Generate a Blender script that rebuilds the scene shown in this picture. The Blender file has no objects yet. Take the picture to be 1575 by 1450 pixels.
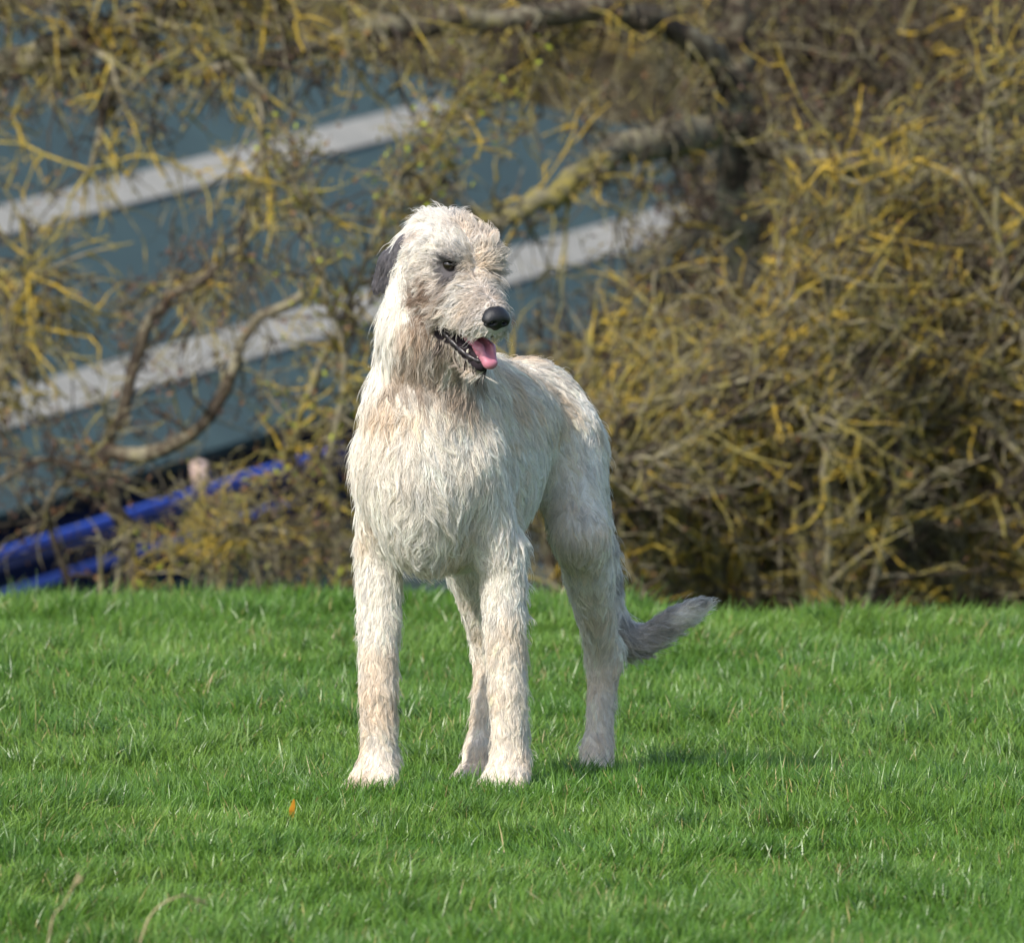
import bpy, math, random, os
import numpy as np
from mathutils import Vector, kdtree
rng = np.random.default_rng(7)
random.seed(7)
scene = bpy.context.scene
COL = scene.collection

# ------------------------------------------------------------------ camera
FPX, CX, CY = 25500.0, 787.5, 725.0          # focal length in photo pixels, photo centre
CAM_D = 30.0
PITCH = math.radians(5.22)
CAM = np.array([0.0, -CAM_D, 3.307])
cam_d = bpy.data.cameras.new('camera')
cam = bpy.data.objects.new('camera', cam_d); COL.objects.link(cam)
cam.location = CAM
cam.rotation_euler = (math.radians(90) - PITCH, 0, 0)
cam_d.sensor_width = 36.0
cam_d.lens = 36.0 * FPX / 1575.0
cam_d.clip_start, cam_d.clip_end = 0.5, 3000
cam_d.dof.use_dof = True
cam_d.dof.focus_distance = 30.0
cam_d.dof.aperture_fstop = cam_d.lens / 44.0
scene.camera = cam

# ------------------------------------------------------------------ sky and sun
SUN = Vector((-0.45, -0.62, 0.64)).normalized()
world = bpy.data.worlds.new('World'); scene.world = world
world.use_nodes = True
wn = world.node_tree
sky = wn.nodes.new('ShaderNodeTexSky')
sky.sky_type = 'NISHITA'; sky.sun_disc = False
sky.sun_elevation = math.asin(SUN.z)
sky.sun_rotation = math.atan2(SUN.x, SUN.y)
sky.air_density = 1.0; sky.dust_density = 1.5
wn.links.new(sky.outputs[0], wn.nodes['Background'].inputs[0])
wn.nodes['Background'].inputs[1].default_value = 0.15
sun_d = bpy.data.lights.new('sun', 'SUN')
sun_d.energy = 3.5; sun_d.angle = math.radians(0.53); sun_d.color = (1.0, 0.95, 0.87)
sun = bpy.data.objects.new('sun', sun_d); COL.objects.link(sun)
sun.location = (-20, -14, 20)
sun.rotation_euler = (-SUN).to_track_quat('-Z', 'Y').to_euler()
scene.view_settings.view_transform = 'Standard'
scene.view_settings.look = 'None'
scene.view_settings.exposure = 0.56
scene.view_settings.gamma = 1.0
scene.cycles.max_bounces = 6
scene.cycles.diffuse_bounces = 4
scene.cycles.use_denoising = True
scene.cycles_curves.shape = 'RIBBONS'

# ------------------------------------------------------------------ helpers
def W(px, py, Y):
    """world point that the photo shows at (px, py), standing at world depth Y"""
    dx, dy = (px - CX) / FPX, (py - CY) / FPX
    s, c = math.sin(PITCH), math.cos(PITCH)
    ray = np.array([dx, c - dy * s, -s - dy * c])
    return CAM + ray * ((Y + CAM_D) / ray[1])

def smooth(a, b, x):
    t = np.clip((x - a) / (b - a), 0, 1)
    return t * t * (3 - 2 * t)

UP3 = np.array([0, 0, 1.0])
def unit(v): return v / (np.linalg.norm(v, axis=-1, keepdims=True) + 1e-12)

class SineNoise:
    """smooth random field in 3-D, about -1..1"""
    def __init__(self, scale, seed, n=9):
        r = np.random.default_rng(seed)
        k = r.normal(size=(n, 3)); k /= np.linalg.norm(k, axis=1)[:, None]
        self.k = k * r.uniform(.55, 1.6, (n, 1)) * (2 * math.pi / scale)
        self.p = r.uniform(0, 2 * math.pi, n); self.n = n
    def __call__(self, P):
        return np.sin(P @ self.k.T + self.p).sum(1) / math.sqrt(self.n) / 0.9

def ground_z(x, y):
    x = np.asarray(x, float); y = np.asarray(y, float)
    z = np.interp(y, [-60, -10, -1, 0, .75, 2.4, 6, 60], [2.9, .46, .035, -.018, -.083, -.135, -.30, -3.0])
    z = z + 0.012 * np.sin(x * 1.7 + .6) * np.sin(y * 1.1 + .4) + .008 * np.sin(x * 3.1 + y * 1.3)
    z = z - .04 * np.exp(-((x - .75) / .75) ** 2 - ((y - 1.35) / .6) ** 2)          # hollow added behind the dog to keep its cast shadow out of sight
    crest = np.interp(x, [-1.6, -.5, -.05, .38, 1.3, 2.0], [6.5, 6.45, 6.3, 5.5, 5.8, 6.3]) + .06 * np.sin(x * 6.1)
    t = np.clip(y - crest, 0, None)
    z = z - .04 * np.clip(t, 0, 1.2) ** 2 - .12 * np.clip(t - .3, 0, None)
    return np.maximum(z, -2.6)

def new_mat(name):
    m = bpy.data.materials.new(name); m.use_nodes = True
    nt = m.node_tree
    return m, nt, nt.nodes['Principled BSDF']

def link(o, parent=None):
    COL.objects.link(o)
    if parent is not None: o.parent = parent
    return o

def tag(o, label=None, cat=None, group=None, kind=None):
    if label: o['label'] = label
    if cat: o['category'] = cat
    if group: o['group'] = group
    if kind: o['kind'] = kind
    return o

def empty(name, loc, label, cat, group=None):
    o = bpy.data.objects.new(name, None); COL.objects.link(o)
    o.location = loc; o.empty_display_size = .1
    return tag(o, label, cat, group)

def mesh_np(name, V, F, mat=None, parent=None, origin=None, smooth_sh=True, color=None, attr=None):
    """V (n,3) world coordinates, F list/array of equal-size faces or list of arrays"""
    V = np.asarray(V, float)
    if origin is None and parent is not None: origin = np.array(parent.location) if parent.parent is None else None
    if origin is None: origin = np.zeros(3)
    me = bpy.data.meshes.new(name)
    Fs = F if isinstance(F, list) and len(F) and isinstance(F[0], np.ndarray) and F[0].ndim == 2 else [np.asarray(F, int)]
    Fs = [np.asarray(f, int) for f in Fs if len(f)]
    loops = np.concatenate([f.ravel() for f in Fs])
    sizes = np.concatenate([np.full(len(f), f.shape[1]) for f in Fs])
    starts = np.concatenate([[0], np.cumsum(sizes)[:-1]])
    me.vertices.add(len(V)); me.vertices.foreach_set('co', (V - origin).astype(np.float32).ravel())
    me.loops.add(len(loops)); me.loops.foreach_set('vertex_index', loops.astype(np.int32))
    me.polygons.add(len(sizes))
    me.polygons.foreach_set('loop_start', starts.astype(np.int32))
    me.polygons.foreach_set('loop_total', sizes.astype(np.int32))
    me.polygons.foreach_set('use_smooth', np.full(len(sizes), smooth_sh))
    me.update(calc_edges=True)
    if color is not None:
        a = me.attributes.new('tint', 'FLOAT_COLOR', 'POINT')
        c4 = np.ones((len(V), 4), np.float32); c4[:, :3] = color
        a.data.foreach_set('color', c4.ravel())
    if attr is not None:
        for k, v in attr.items():
            a = me.attributes.new(k, 'FLOAT', 'POINT'); a.data.foreach_set('value', np.asarray(v, np.float32))
    if mat: me.materials.append(mat)
    o = bpy.data.objects.new(name, me)
    link(o, parent)
    return o

def tint_mat(name, rough=.7, spec=.3, trans=0.0, noise=None):
    m, nt, b = new_mat(name)
    a = nt.nodes.new('ShaderNodeAttribute'); a.attribute_name = 'tint'
    out = a.outputs['Color']
    if noise:
        tex = nt.nodes.new('ShaderNodeTexNoise'); tex.inputs['Scale'].default_value = noise[0]; tex.inputs['Detail'].default_value = 6
        tc = nt.nodes.new('ShaderNodeTexCoord'); nt.links.new(tc.outputs['Object'], tex.inputs['Vector'])
        mr = nt.nodes.new('ShaderNodeMapRange'); mr.inputs['To Min'].default_value = 1 - noise[1]; mr.inputs['To Max'].default_value = 1 + noise[1]
        mr.inputs['From Min'].default_value = .25; mr.inputs['From Max'].default_value = .75
        nt.links.new(tex.outputs[0], mr.inputs[0])
        mx = nt.nodes.new('ShaderNodeVectorMath'); mx.operation = 'SCALE'
        nt.links.new(out, mx.inputs[0]); nt.links.new(mr.outputs[0], mx.inputs['Scale'])
        out = mx.outputs[0]
        bp = nt.nodes.new('ShaderNodeBump'); bp.inputs['Strength'].default_value = .5; bp.inputs['Distance'].default_value = .004
        nt.links.new(tex.outputs[0], bp.inputs['Height']); nt.links.new(bp.outputs[0], b.inputs['Normal'])
    nt.links.new(out, b.inputs['Base Color'])
    b.inputs['Roughness'].default_value = rough
    b.inputs['Specular IOR Level'].default_value = spec
    if trans:
        tr = nt.nodes.new('ShaderNodeBsdfTranslucent'); nt.links.new(out, tr.inputs[0])
        mix = nt.nodes.new('ShaderNodeMixShader'); mix.inputs[0].default_value = trans
        nt.links.new(b.outputs[0], mix.inputs[1]); nt.links.new(tr.outputs[0], mix.inputs[2])
        nt.links.new(mix.outputs[0], nt.nodes['Material Output'].inputs[0])
    return m

def plain_mat(name, col, rough=.6, spec=.4, noise_scale=0, noise_amt=.2, bump=0, detail=6):
    m, nt, b = new_mat(name)
    b.inputs['Base Color'].default_value = (*col, 1)
    b.inputs['Roughness'].default_value = rough
    b.inputs['Specular IOR Level'].default_value = spec
    if noise_scale:
        tex = nt.nodes.new('ShaderNodeTexNoise'); tex.inputs['Scale'].default_value = noise_scale; tex.inputs['Detail'].default_value = detail
        tc = nt.nodes.new('ShaderNodeTexCoord'); nt.links.new(tc.outputs['Object'], tex.inputs['Vector'])
        cr = nt.nodes.new('ShaderNodeValToRGB')
        cr.color_ramp.elements[0].position = .3; cr.color_ramp.elements[1].position = .72
        cr.color_ramp.elements[0].color = (*[c * (1 - noise_amt) for c in col], 1)
        cr.color_ramp.elements[1].color = (*[min(1, c * (1 + noise_amt)) for c in col], 1)
        nt.links.new(tex.outputs[0], cr.inputs[0]); nt.links.new(cr.outputs[0], b.inputs['Base Color'])
        if bump:
            bp = nt.nodes.new('ShaderNodeBump'); bp.inputs['Strength'].default_value = .6; bp.inputs['Distance'].default_value = bump
            nt.links.new(tex.outputs[0], bp.inputs['Height']); nt.links.new(bp.outputs[0], b.inputs['Normal'])
    return m

def catmull(P, n):
    """smooth curve through the points P (k,m) -> (n,m)"""
    P = np.asarray(P, float); k = len(P)
    Q = np.vstack([2 * P[0] - P[1], P, 2 * P[-1] - P[-2]])
    t = np.linspace(0, k - 1 - 1e-9, n); i = t.astype(int); u = (t - i)[:, None]
    a, b, c, d = Q[i], Q[i + 1], Q[i + 2], Q[i + 3]
    return .5 * ((2 * b) + (-a + c) * u + (2 * a - 5 * b + 4 * c - d) * u ** 2 + (-a + 3 * b - 3 * c + d) * u ** 3)

def tube_np(P, R, sides=6, cap=True):
    """tube through P (n,3) with radii R -> V, quads, (end tris)"""
    P = np.asarray(P, float); R = np.asarray(R, float); n = len(P)
    T = np.gradient(P, axis=0); T /= np.linalg.norm(T, axis=1)[:, None] + 1e-12
    ref = np.array([0, 0, 1.0]) if abs(T[:, 2]).mean() < .8 else np.array([1.0, 0, 0])
    A = np.cross(T, ref); A /= np.linalg.norm(A, axis=1)[:, None] + 1e-9
    B = np.cross(T, A)
    th = np.linspace(0, 2 * math.pi, sides, endpoint=False)
    V = P[:, None, :] + R[:, None, None] * (np.cos(th)[None, :, None] * A[:, None, :] + np.sin(th)[None, :, None] * B[:, None, :])
    V = V.reshape(-1, 3)
    i = np.arange(n - 1)[:, None] * sides; j = np.arange(sides)[None, :]; j2 = (j + 1) % sides
    Q = np.stack([i + j, i + j2, i + sides + j2, i + sides + j], -1).reshape(-1, 4)
    return V, Q
FUR_N = 150000
GRASS_N = 480000
# ================================================================== ground
def grid_sheet(name, xs, ys, zf, mat):
    X, Y = np.meshgrid(xs, ys, indexing='ij')
    V = np.column_stack([X.ravel(), Y.ravel(), zf(X.ravel(), Y.ravel())])
    nx, ny = len(xs), len(ys)
    i = np.arange(nx - 1)[:, None] * ny + np.arange(ny - 1)[None]
    Q = np.stack([i, i + ny, i + ny + 1, i + 1], -1).reshape(-1, 4)
    return mesh_np(name, V, Q, mat)

soil_m, snt, sb = new_mat('turf_soil')
tc = snt.nodes.new('ShaderNodeTexCoord')
n1 = snt.nodes.new('ShaderNodeTexNoise'); n1.inputs['Scale'].default_value = 9; n1.inputs['Detail'].default_value = 9
snt.links.new(tc.outputs['Object'], n1.inputs['Vector'])
cr = snt.nodes.new('ShaderNodeValToRGB')
for p, c in zip((.3, .55, .8), ((.030, .055, .010), (.050, .095, .016), (.070, .085, .022))):
    e = cr.color_ramp.elements.new(p); e.color = (*c, 1)
cr.color_ramp.elements.remove(cr.color_ramp.elements[0]); cr.color_ramp.elements.remove(cr.color_ramp.elements[-1])
snt.links.new(n1.outputs[0], cr.inputs[0]); snt.links.new(cr.outputs[0], sb.inputs['Base Color'])
sb.inputs['Roughness'].default_value = 1.0; sb.inputs['Specular IOR Level'].default_value = .02
xs = np.concatenate([[-1500, -400, -120, -50, -25, -15], np.linspace(-8, 8, 90), [15, 25, 50, 120, 400, 1500]])
ys = np.concatenate([[-400, -120, -60, -40, -32, -25, -18, -13], np.linspace(-9, 18, 160), [22, 34, 60]])
ground = grid_sheet('ground', xs, ys, ground_z, soil_m); tag(ground, kind='structure')

# far ground: opposite bank rising behind the water
bank_m = plain_mat('bank_soil', (.050, .042, .024), .95, .1, 3, .75, .05, 10)
def bank_z(x, y):
    t = np.clip((y - 36) / 14, 0, 1)
    return -2.6 + 4.6 * t * t * (3 - 2 * t) + .10 * np.sin(x * 1.3 + y * .7) * np.sin(y * .9) * (t > 0) + np.clip(y - 50, 0, 400) * .05
bank = grid_sheet('far_bank', np.concatenate([[-1500, -300, -60], np.linspace(-22, 22, 60), [60, 300, 1500]]),
                  np.concatenate([np.linspace(34, 55, 40), [70, 120, 300, 900, 2000]]), bank_z, bank_m); tag(bank, kind='structure')

wat_m, wnt, wb = new_mat('water')
wb.inputs['Base Color'].default_value = (.03, .045, .04, 1); wb.inputs['Roughness'].default_value = .08
wt = wnt.nodes.new('ShaderNodeTexNoise'); wt.inputs['Scale'].default_value = 2.5; wt.inputs['Detail'].default_value = 4
wc = wnt.nodes.new('ShaderNodeTexCoord'); wnt.links.new(wc.outputs['Object'], wt.inputs['Vector'])
wbp = wnt.nodes.new('ShaderNodeBump'); wbp.inputs['Strength'].default_value = .25; wbp.inputs['Distance'].default_value = .05
wnt.links.new(wt.outputs[0], wbp.inputs['Height']); wnt.links.new(wbp.outputs[0], wb.inputs['Normal'])
water = grid_sheet('water', np.array([-1500., 1500.]), np.array([15., 40.]), lambda x, y: np.full_like(x, -2.0), wat_m); tag(water, kind='structure')

# ------------------------------------------------------------------ grass
gn1, gn2, gn3 = SineNoise(.55, 31), SineNoise(.16, 32), SineNoise(1.6, 33)
def grass_blades(n, region, seed, hmul=1.0, wmul=1.0):
    r = np.random.default_rng(seed)
    x, y = region(r, n)
    P = np.column_stack([x, y, np.zeros(n)])
    keep = r.random(n) < np.clip(.72 + .5 * gn2(P), .12, 1)
    x, y, P = x[keep], y[keep], P[keep]; n = len(x)
    z = ground_z(x, y) - .004
    big = gn1(P); fine = gn2(P)
    h = (.031 + .011 * big + .011 * fine + r.exponential(.007, n)) * hmul
    h = np.clip(h, .016, .11)
    # trodden shorter grass round the paws
    w = r.uniform(.0008, .0016, n) * wmul
    az = r.uniform(0, 6.283, n)
    lean = np.abs(r.normal(.55, .42, n)) + .10 * (big > .6)
    comb = np.array([.55, -.1])                                   # the wind lays the blades a little to the right
    dx = np.cos(az) * lean + comb[0] * .2 + .25 * gn1(P + 3.3); dy = np.sin(az) * lean + comb[1] * .3 + .25 * gn1(P + 9.1)
    base = np.column_stack([x, y, z])
    d = np.column_stack([dx, dy, np.ones(n)]); d /= np.linalg.norm(d, axis=1)[:, None]
    ang = r.uniform(0, 6.283, n)
    side = np.column_stack([np.cos(ang), np.sin(ang), np.zeros(n)])
    curl = r.uniform(.1, .75, n)[:, None] * np.column_stack([dx, dy, -.5 * np.hypot(dx, dy)])
    H_ = h[:, None]
    p0 = base; p1 = base + d * H_ * .5; p2 = base + d * H_ * .95 + curl * H_ * .55
    V = np.stack([p0 - side * w[:, None], p0 + side * w[:, None], p1 - side * w[:, None] * .85, p1 + side * w[:, None] * .85, p2], 1)
    i = np.arange(n)[:, None] * 5
    Q = i + np.array([[0, 1, 3, 2]]); T = i + np.array([[2, 3, 4]])
    g1 = np.array([.090, .205, .022]); g2 = np.array([.178, .300, .045]); g3 = np.array([.048, .128, .014]); dry = np.array([.42, .34, .14]); blu = np.array([.105, .205, .070])
    t = np.clip(.5 + .32 * r.normal(size=n) + .30 * gn3(P) + .15 * big, 0, 1)[:, None]
    c = g1 * (1 - t) + g2 * t
    t2 = np.clip(.40 * fine + .22 * big - .08 + .2 * r.normal(size=n), 0, .8)[:, None]; c = c * (1 - t2) + g3 * t2
    t3 = np.clip(.3 * r.normal(size=n) - .1, 0, .6)[:, None]; c = c * (1 - t3) + blu * t3
    dr = r.random(n) < (.018 + .06 * (gn1(P + 5) > .85)); c[dr] = dry * r.uniform(.7, 1.2, (dr.sum(), 1))
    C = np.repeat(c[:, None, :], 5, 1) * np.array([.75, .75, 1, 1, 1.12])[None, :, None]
    return V.reshape(-1, 3), Q, T, C.reshape(-1, 3)

def reg_view(r, n):
    y = r.uniform(-6.2, 7.6, n); hw = (y + CAM_D) * .0335
    return r.uniform(-1, 1, n) * hw, y
def reg_wide(r, n):
    x = r.uniform(-3.9, 3.9, n); y = r.uniform(-8.5, 8, n)
    k = np.abs(x) > (y + CAM_D) * .033
    return x[k], y[k]
def grass_build():
    parts = [grass_blades(GRASS_N, reg_view, 41)]
    r = np.random.default_rng(42)
    xw, yw = reg_wide(r, GRASS_N // 2)
    parts.append(grass_blades(len(xw), lambda r_, n_: (xw, yw), 43, 1.05, 1.6))
    # rougher, longer tufts along the crest and a few through the turf
    def reg_crest(r_, n_):
        x = r_.uniform(-2.2, 2.2, n_); y = np.interp(x, [-1.6, -.5, -.05, .38, 1.3, 2.0], [6.5, 6.45, 6.3, 5.5, 5.8, 6.3]) + r_.normal(-.1, .4, n_)
        return x, y
    parts.append(grass_blades(GRASS_N // 14, reg_crest, 44, 1.35, 1.1))
    V, Q, T, C, o = [], [], [], [], 0
    for v, q, t, c in parts:
        V.append(v); Q.append(q + o); T.append(t + o); C.append(c); o += len(v)
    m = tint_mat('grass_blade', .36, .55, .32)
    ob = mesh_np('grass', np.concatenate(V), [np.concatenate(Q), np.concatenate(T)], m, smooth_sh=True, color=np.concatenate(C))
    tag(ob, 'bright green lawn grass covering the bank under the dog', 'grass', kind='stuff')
    return ob
grass_build()

# small things in the turf: one orange leaf, two dry stalks close to the lens
def leaf_blade(name, label, cat, px, py, Y, hgt, wid, lean, col, group=None):
    c = W(px, py, Y); c[2] = float(ground_z(c[0], Y))
    root = empty(name, c, label, cat, group)
    n = 9; t = np.linspace(0, 1, n)
    P = c + np.outer(t * hgt, [lean, -.15, 1]) + np.outer(t ** 2 * hgt * .2, [lean, -.2, -.3])
    w = wid * np.sin(np.pi * np.clip(t * .92 + .06, 0, 1)) ** .7
    s = np.array([1, .25, -lean * .8]); s /= np.linalg.norm(s); nn = np.cross(s, [lean, 0, 1])
    V = np.concatenate([P - s * w[:, None], P + nn * .12 * w[:, None], P + s * w[:, None]])
    i = np.arange(n - 1)
    Q = np.concatenate([np.stack([i + a, i + n + a, i + n + a + 1, i + a + 1], -1) for a in (0, n)])
    mesh_np('blade', V, Q, plain_mat(name + '_skin', col, .6, .3, 60, .35), root)
    v, q = tube_np(P - nn * .0006, np.linspace(.0011, .0004, n), 5)
    mesh_np('midrib', v, q, plain_mat(name + '_rib', tuple(.7 * x for x in col), .6, .3), root)
leaf_blade('fallen_leaf', 'small orange leaf stuck upright in the grass left of the dog\'s paws', 'leaf', 446, 1262, -.95, .050, .0055, .12, (.62, .27, .025))
def stalk(label, pts, r0):
    P = catmull(np.array(pts), 26); root = empty('dry_stalk', P[0], label, 'grass stalk', 'dry stalks in the foreground grass')
    st_m = plain_mat('dry_stalk_straw', (.36, .29, .17), .8, .2, 40, .25)
    v, q = tube_np(P, np.linspace(r0, r0 * .5, 26) * (1 + .35 * (np.arange(26) % 9 == 0)), 6); mesh_np('stem', v, q, st_m, root)
    V, Q, o = [], [], 0
    r = np.random.default_rng(int(r0 * 1e6))
    for k in range(9):
        b = P[-1 - k // 2]; d = unit(P[-1] - P[-4]) + r.normal(size=3) * .35
        v, q = tube_np([b, b + d * .007, b + d * .014], [.0006, .0016, .0002], 5); V.append(v); Q.append(q + o); o += len(v)
    mesh_np('seed_head', np.concatenate(V), np.concatenate(Q), st_m, root)
def gp(px, Y):
    p = W(px, 1450, Y); p[2] = float(ground_z(p[0], Y)); return p
stalk('blurred dry stalk leaning right at the bottom left corner', [gp(58, -5.6), W(78, 1425, -5.6), W(98, 1390, -5.6), W(120, 1350, -5.6)], .0016)
stalk('longer blurred dry stalk arching over the foreground grass', [gp(190, -5.4), W(225, 1420, -5.4), W(275, 1378, -5.4), W(312, 1385, -5.35)], .0018)
# ================================================================== covered boat on the water
PHI = math.radians(15.5)
BD = np.array([math.sin(PHI), math.cos(PHI), 0.0]); BN = np.array([math.cos(PHI), -math.sin(PHI), 0.0])
BA = W(0, 790, 23.0)                                        # eave of the teal roof at the left edge of the picture
TH = math.radians(54)
RN = BN * math.cos(TH) + UP3 * math.sin(TH); RU = UP3 * math.cos(TH) - BN * math.sin(TH)
def ray_plane(px, py, A, n):
    d = W(px, py, 0.0) - CAM
    return CAM + d * (((A - CAM) @ n) / (d @ n))
def st(px, py):
    q = ray_plane(px, py, BA, RN) - BA
    return q @ BD, q @ RU
def slab(name, poly, A, e1, e2, n, h0, h1, mat, parent):
    """plate with outline poly given along e1, e2, from height h0 to h1 along n"""
    poly = np.array(poly, float); k = len(poly)
    B = A + poly[:, :1] * e1 + poly[:, 1:] * e2
    V = np.vstack([B + n * h0, B + n * h1])
    side = np.array([[i, (i + 1) % k, k + (i + 1) % k, k + i] for i in range(k)])
    return mesh_np(name, V, [side, np.arange(k)[None, ::-1].copy(), (np.arange(k) + k)[None]], mat, parent, smooth_sh=False)

boat_loc = BA + BD * 4 - BN * 1.1; boat_loc[2] = -2.0
boat = empty('covered_boat', boat_loc, 'long boat with teal cover, pale stripes and blue rails behind the branches', 'boat')
teal_m = plain_mat('teal_cover', (.043, .070, .060), .62, .35, 2.2, .16, .004, 8)
stripe_m = plain_mat('pale_stripe', (.41, .37, .30), .6, .35, 6, .14, .002, 8)
black_m = plain_mat('eave_shade_black', (.022, .014, .013), .7, .3, 4, .5)
blue_m = plain_mat('rail_blue', (.018, .060, .40), .5, .3, 5, .3, .002)
dblue_m = plain_mat('hull_navy', (.006, .009, .030), .95, .05, 3, .3)
pink_m = plain_mat('fender_pink', (.60, .44, .37), .6, .4, 20, .1)
s_end1 = st(700, 148)[0]; s_end2 = st(1240, 290)[0]
t1a, t1b = st(0, 366)[1], st(0, 320)[1]
t2a, t2b = st(0, 664)[1], st(0, 606)[1]
ttop = t1b + .85
roof = slab('roof_sheet', [(-7, 0), (s_end2 + 1.2, 0), (s_end2, t2b + .30), (s_end1 + 1.3, t2b + .45), (s_end1, t1b + .10), (s_end1 - 2.2, ttop), (-7, ttop)], BA, BD, RU, RN, -.05, 0, teal_m, boat)
slab('stripe', [(-7, t1a), (s_end1 - .1, t1a), (s_end1 - .25, t1b), (-7, t1b)], BA, BD, RU, RN, .003, .012, stripe_m, boat)
slab('stripe', [(-7, t2a), (s_end2 - .1, t2a), (s_end2 - .25, t2b), (-7, t2b)], BA, BD, RU, RN, .003, .012, stripe_m, boat)
for sv in np.arange(-6.2, s_end2 - .5, 2.35):               # seams of the cover
    slab('seam', [(sv, .02), (sv + .03, .02), (sv + .03, min(t2a - .01, ttop)), (sv, min(t2a - .01, ttop))], BA, BD, RU, RN, .003, .010, teal_m, boat)
# back slope of the cover, closing the ridge
RU2 = UP3 * math.cos(TH) + BN * math.sin(TH); RN2 = -BN * math.cos(TH) + UP3 * math.sin(TH)
RID = BA + RU * ttop
slab('roof_sheet', [(-7, -1.6), (s_end1 - 2.2, -1.6), (s_end1 - 2.2, -.02), (-7, -.02)], RID, BD, RU2, RN2, -.05, 0, teal_m, boat)
# dark side under the eave, its black including the shade there, and the hull
sideA = BA - BN * .10
slab('cabin_side', [(-7, -.55), (s_end2 + 1.5, -.55), (s_end2 + 1.5, -.04), (-7, -.04)], sideA, BD, UP3, BN, -.05, 0, black_m, boat)
railA = BA + BN * .20
def vz(px, py, off): return (ray_plane(px, py, BA + BN * off, BN) - BA)[2]
z1a, z1b = vz(250, 782, .22), vz(250, 770, .22)
z2a, z2b = vz(250, 843, .27), vz(250, 832, .27)
srend = (ray_plane(530, 690, BA + BN * .22, BN) - BA) @ BD
slab('deck', [(-7, -.75), (srend + 3, -.75), (srend + 3, .02), (-7, .02)], BA + UP3 * (z1a - .05), BD, BN, UP3, 0, .04, dblue_m, boat)
slab('rail', [(-7, z1a), (srend, z1a), (srend, z1b), (-7, z1b)], BA, BD, UP3, BN, .19, .22, blue_m, boat)
slab('rail', [(-7, z2a), (srend - .6, z2a), (srend - .8, z2b), (-7, z2b)], BA, BD, UP3, BN, .24, .27, blue_m, boat)
slab('hull', [(-7, -2.2 - BA[2]), (srend + 3, -2.2 - BA[2]), (srend + 3.5, z1a - .06), (-7, z1a - .06)], BA, BD, UP3, BN, -1.9, .15, dblue_m, boat)
slab('hull_band', [(-7, z2a - .22), (srend - 4.9, z2a - .22), (srend - 4.7, z2a - .10), (-7, z2a - .10)], BA, BD, UP3, BN, .153, .20, blue_m, boat)
# pink fender standing on the upper rail
pf = ray_plane(311, 752, BA + BN * .24, BN)
v, q = tube_np([pf - UP3 * .01, pf + UP3 * .005, pf + UP3 * .05 - BD * .02, pf + UP3 * .085 - BD * .04, pf + UP3 * .095 - BD * .045], [.006, .028, .028, .026, .004], 12)
mesh_np('fender', v, q, pink_m, boat)

# ================================================================== trees and shrubs with lichen
bark_m, bnt, bb = new_mat('lichen_bark')
at = bnt.nodes.new('ShaderNodeAttribute'); at.attribute_name = 'lich'
btc = bnt.nodes.new('ShaderNodeTexCoord')
bnz = bnt.nodes.new('ShaderNodeTexNoise'); bnz.inputs['Scale'].default_value = 38; bnz.inputs['Detail'].default_value = 5
bnt.links.new(btc.outputs['Object'], bnz.inputs['Vector'])
ad = bnt.nodes.new('ShaderNodeMath'); ad.operation = 'MULTIPLY_ADD'; ad.inputs[1].default_value = 1.1
bnt.links.new(bnz.outputs[0], ad.inputs[0])
sb_ = bnt.nodes.new('ShaderNodeMath'); sb_.operation = 'SUBTRACT'; sb_.inputs[1].default_value = .55
bnt.links.new(at.outputs['Fac'], sb_.inputs[0]); bnt.links.new(sb_.outputs[0], ad.inputs[2])
brp = bnt.nodes.new('ShaderNodeValToRGB')
els = brp.color_ramp.elements
els[0].position = 0.0; els[0].color = (.045, .034, .026, 1)
els[1].position = 1.0; els[1].color = (.42, .29, .045, 1)
for p, c in ((.22, (.085, .068, .046)), (.42, (.20, .180, .125)), (.64, (.19, .165, .065)), (.86, (.28, .23, .055))):
    e = els.new(p); e.color = (*c, 1)
bnt.links.new(ad.outputs[0], brp.inputs[0]); bnt.links.new(brp.outputs[0], bb.inputs['Base Color'])
bb.inputs['Roughness'].default_value = .85; bb.inputs['Specular IOR Level'].default_value = .15
bbp = bnt.nodes.new('ShaderNodeBump'); bbp.inputs['Strength'].default_value = .8; bbp.inputs['Distance'].default_value = .006
bnt.links.new(bnz.outputs[0], bbp.inputs['Height']); bnt.links.new(bbp.outputs[0], bb.inputs['Normal'])
bud_m = tint_mat('dead_leaf_bud', .8, .15, .25)

lich_n = SineNoise(.35, 71)
class Wood:
    def __init__(self): self.V, self.Q, self.A, self.o = [], [], [], 0
    def add(self, P, R, lich, sides=5, knob=.25, r=None):
        n = len(P)
        R = R * (1 + knob * r.normal(size=n)).clip(.55, 1.7)
        v, q = tube_np(P, R, sides)
        self.V.append(v); self.Q.append(q + self.o); self.o += len(v)
        a = lich + .10 * r.normal(size=n) 
        self.A.append(np.repeat(a, sides))
    def add_many(self, P, r0, lich, sides, knob, r):
        k, n, _ = P.shape
        R = r0[:, None] * np.linspace(1, .4, n)[None] * np.clip(1 + knob * r.normal(size=(k, n)), .5, 1.8)
        v, q = tubes_many(P, R, sides)
        self.V.append(v); self.Q.append(q + self.o); self.o += len(v)
        self.A.append(np.repeat((lich[:, None] + .12 * r.normal(size=(k, n))).ravel(), sides))
    def build(self, name, parent, kind=None):
        V = np.concatenate(self.V); A = np.concatenate(self.A) + .10 * lich_n(V)
        o = mesh_np(name, V, np.concatenate(self.Q), bark_m, parent, attr={'lich': A})
        if kind: o['kind'] = kind
        return o

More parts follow.
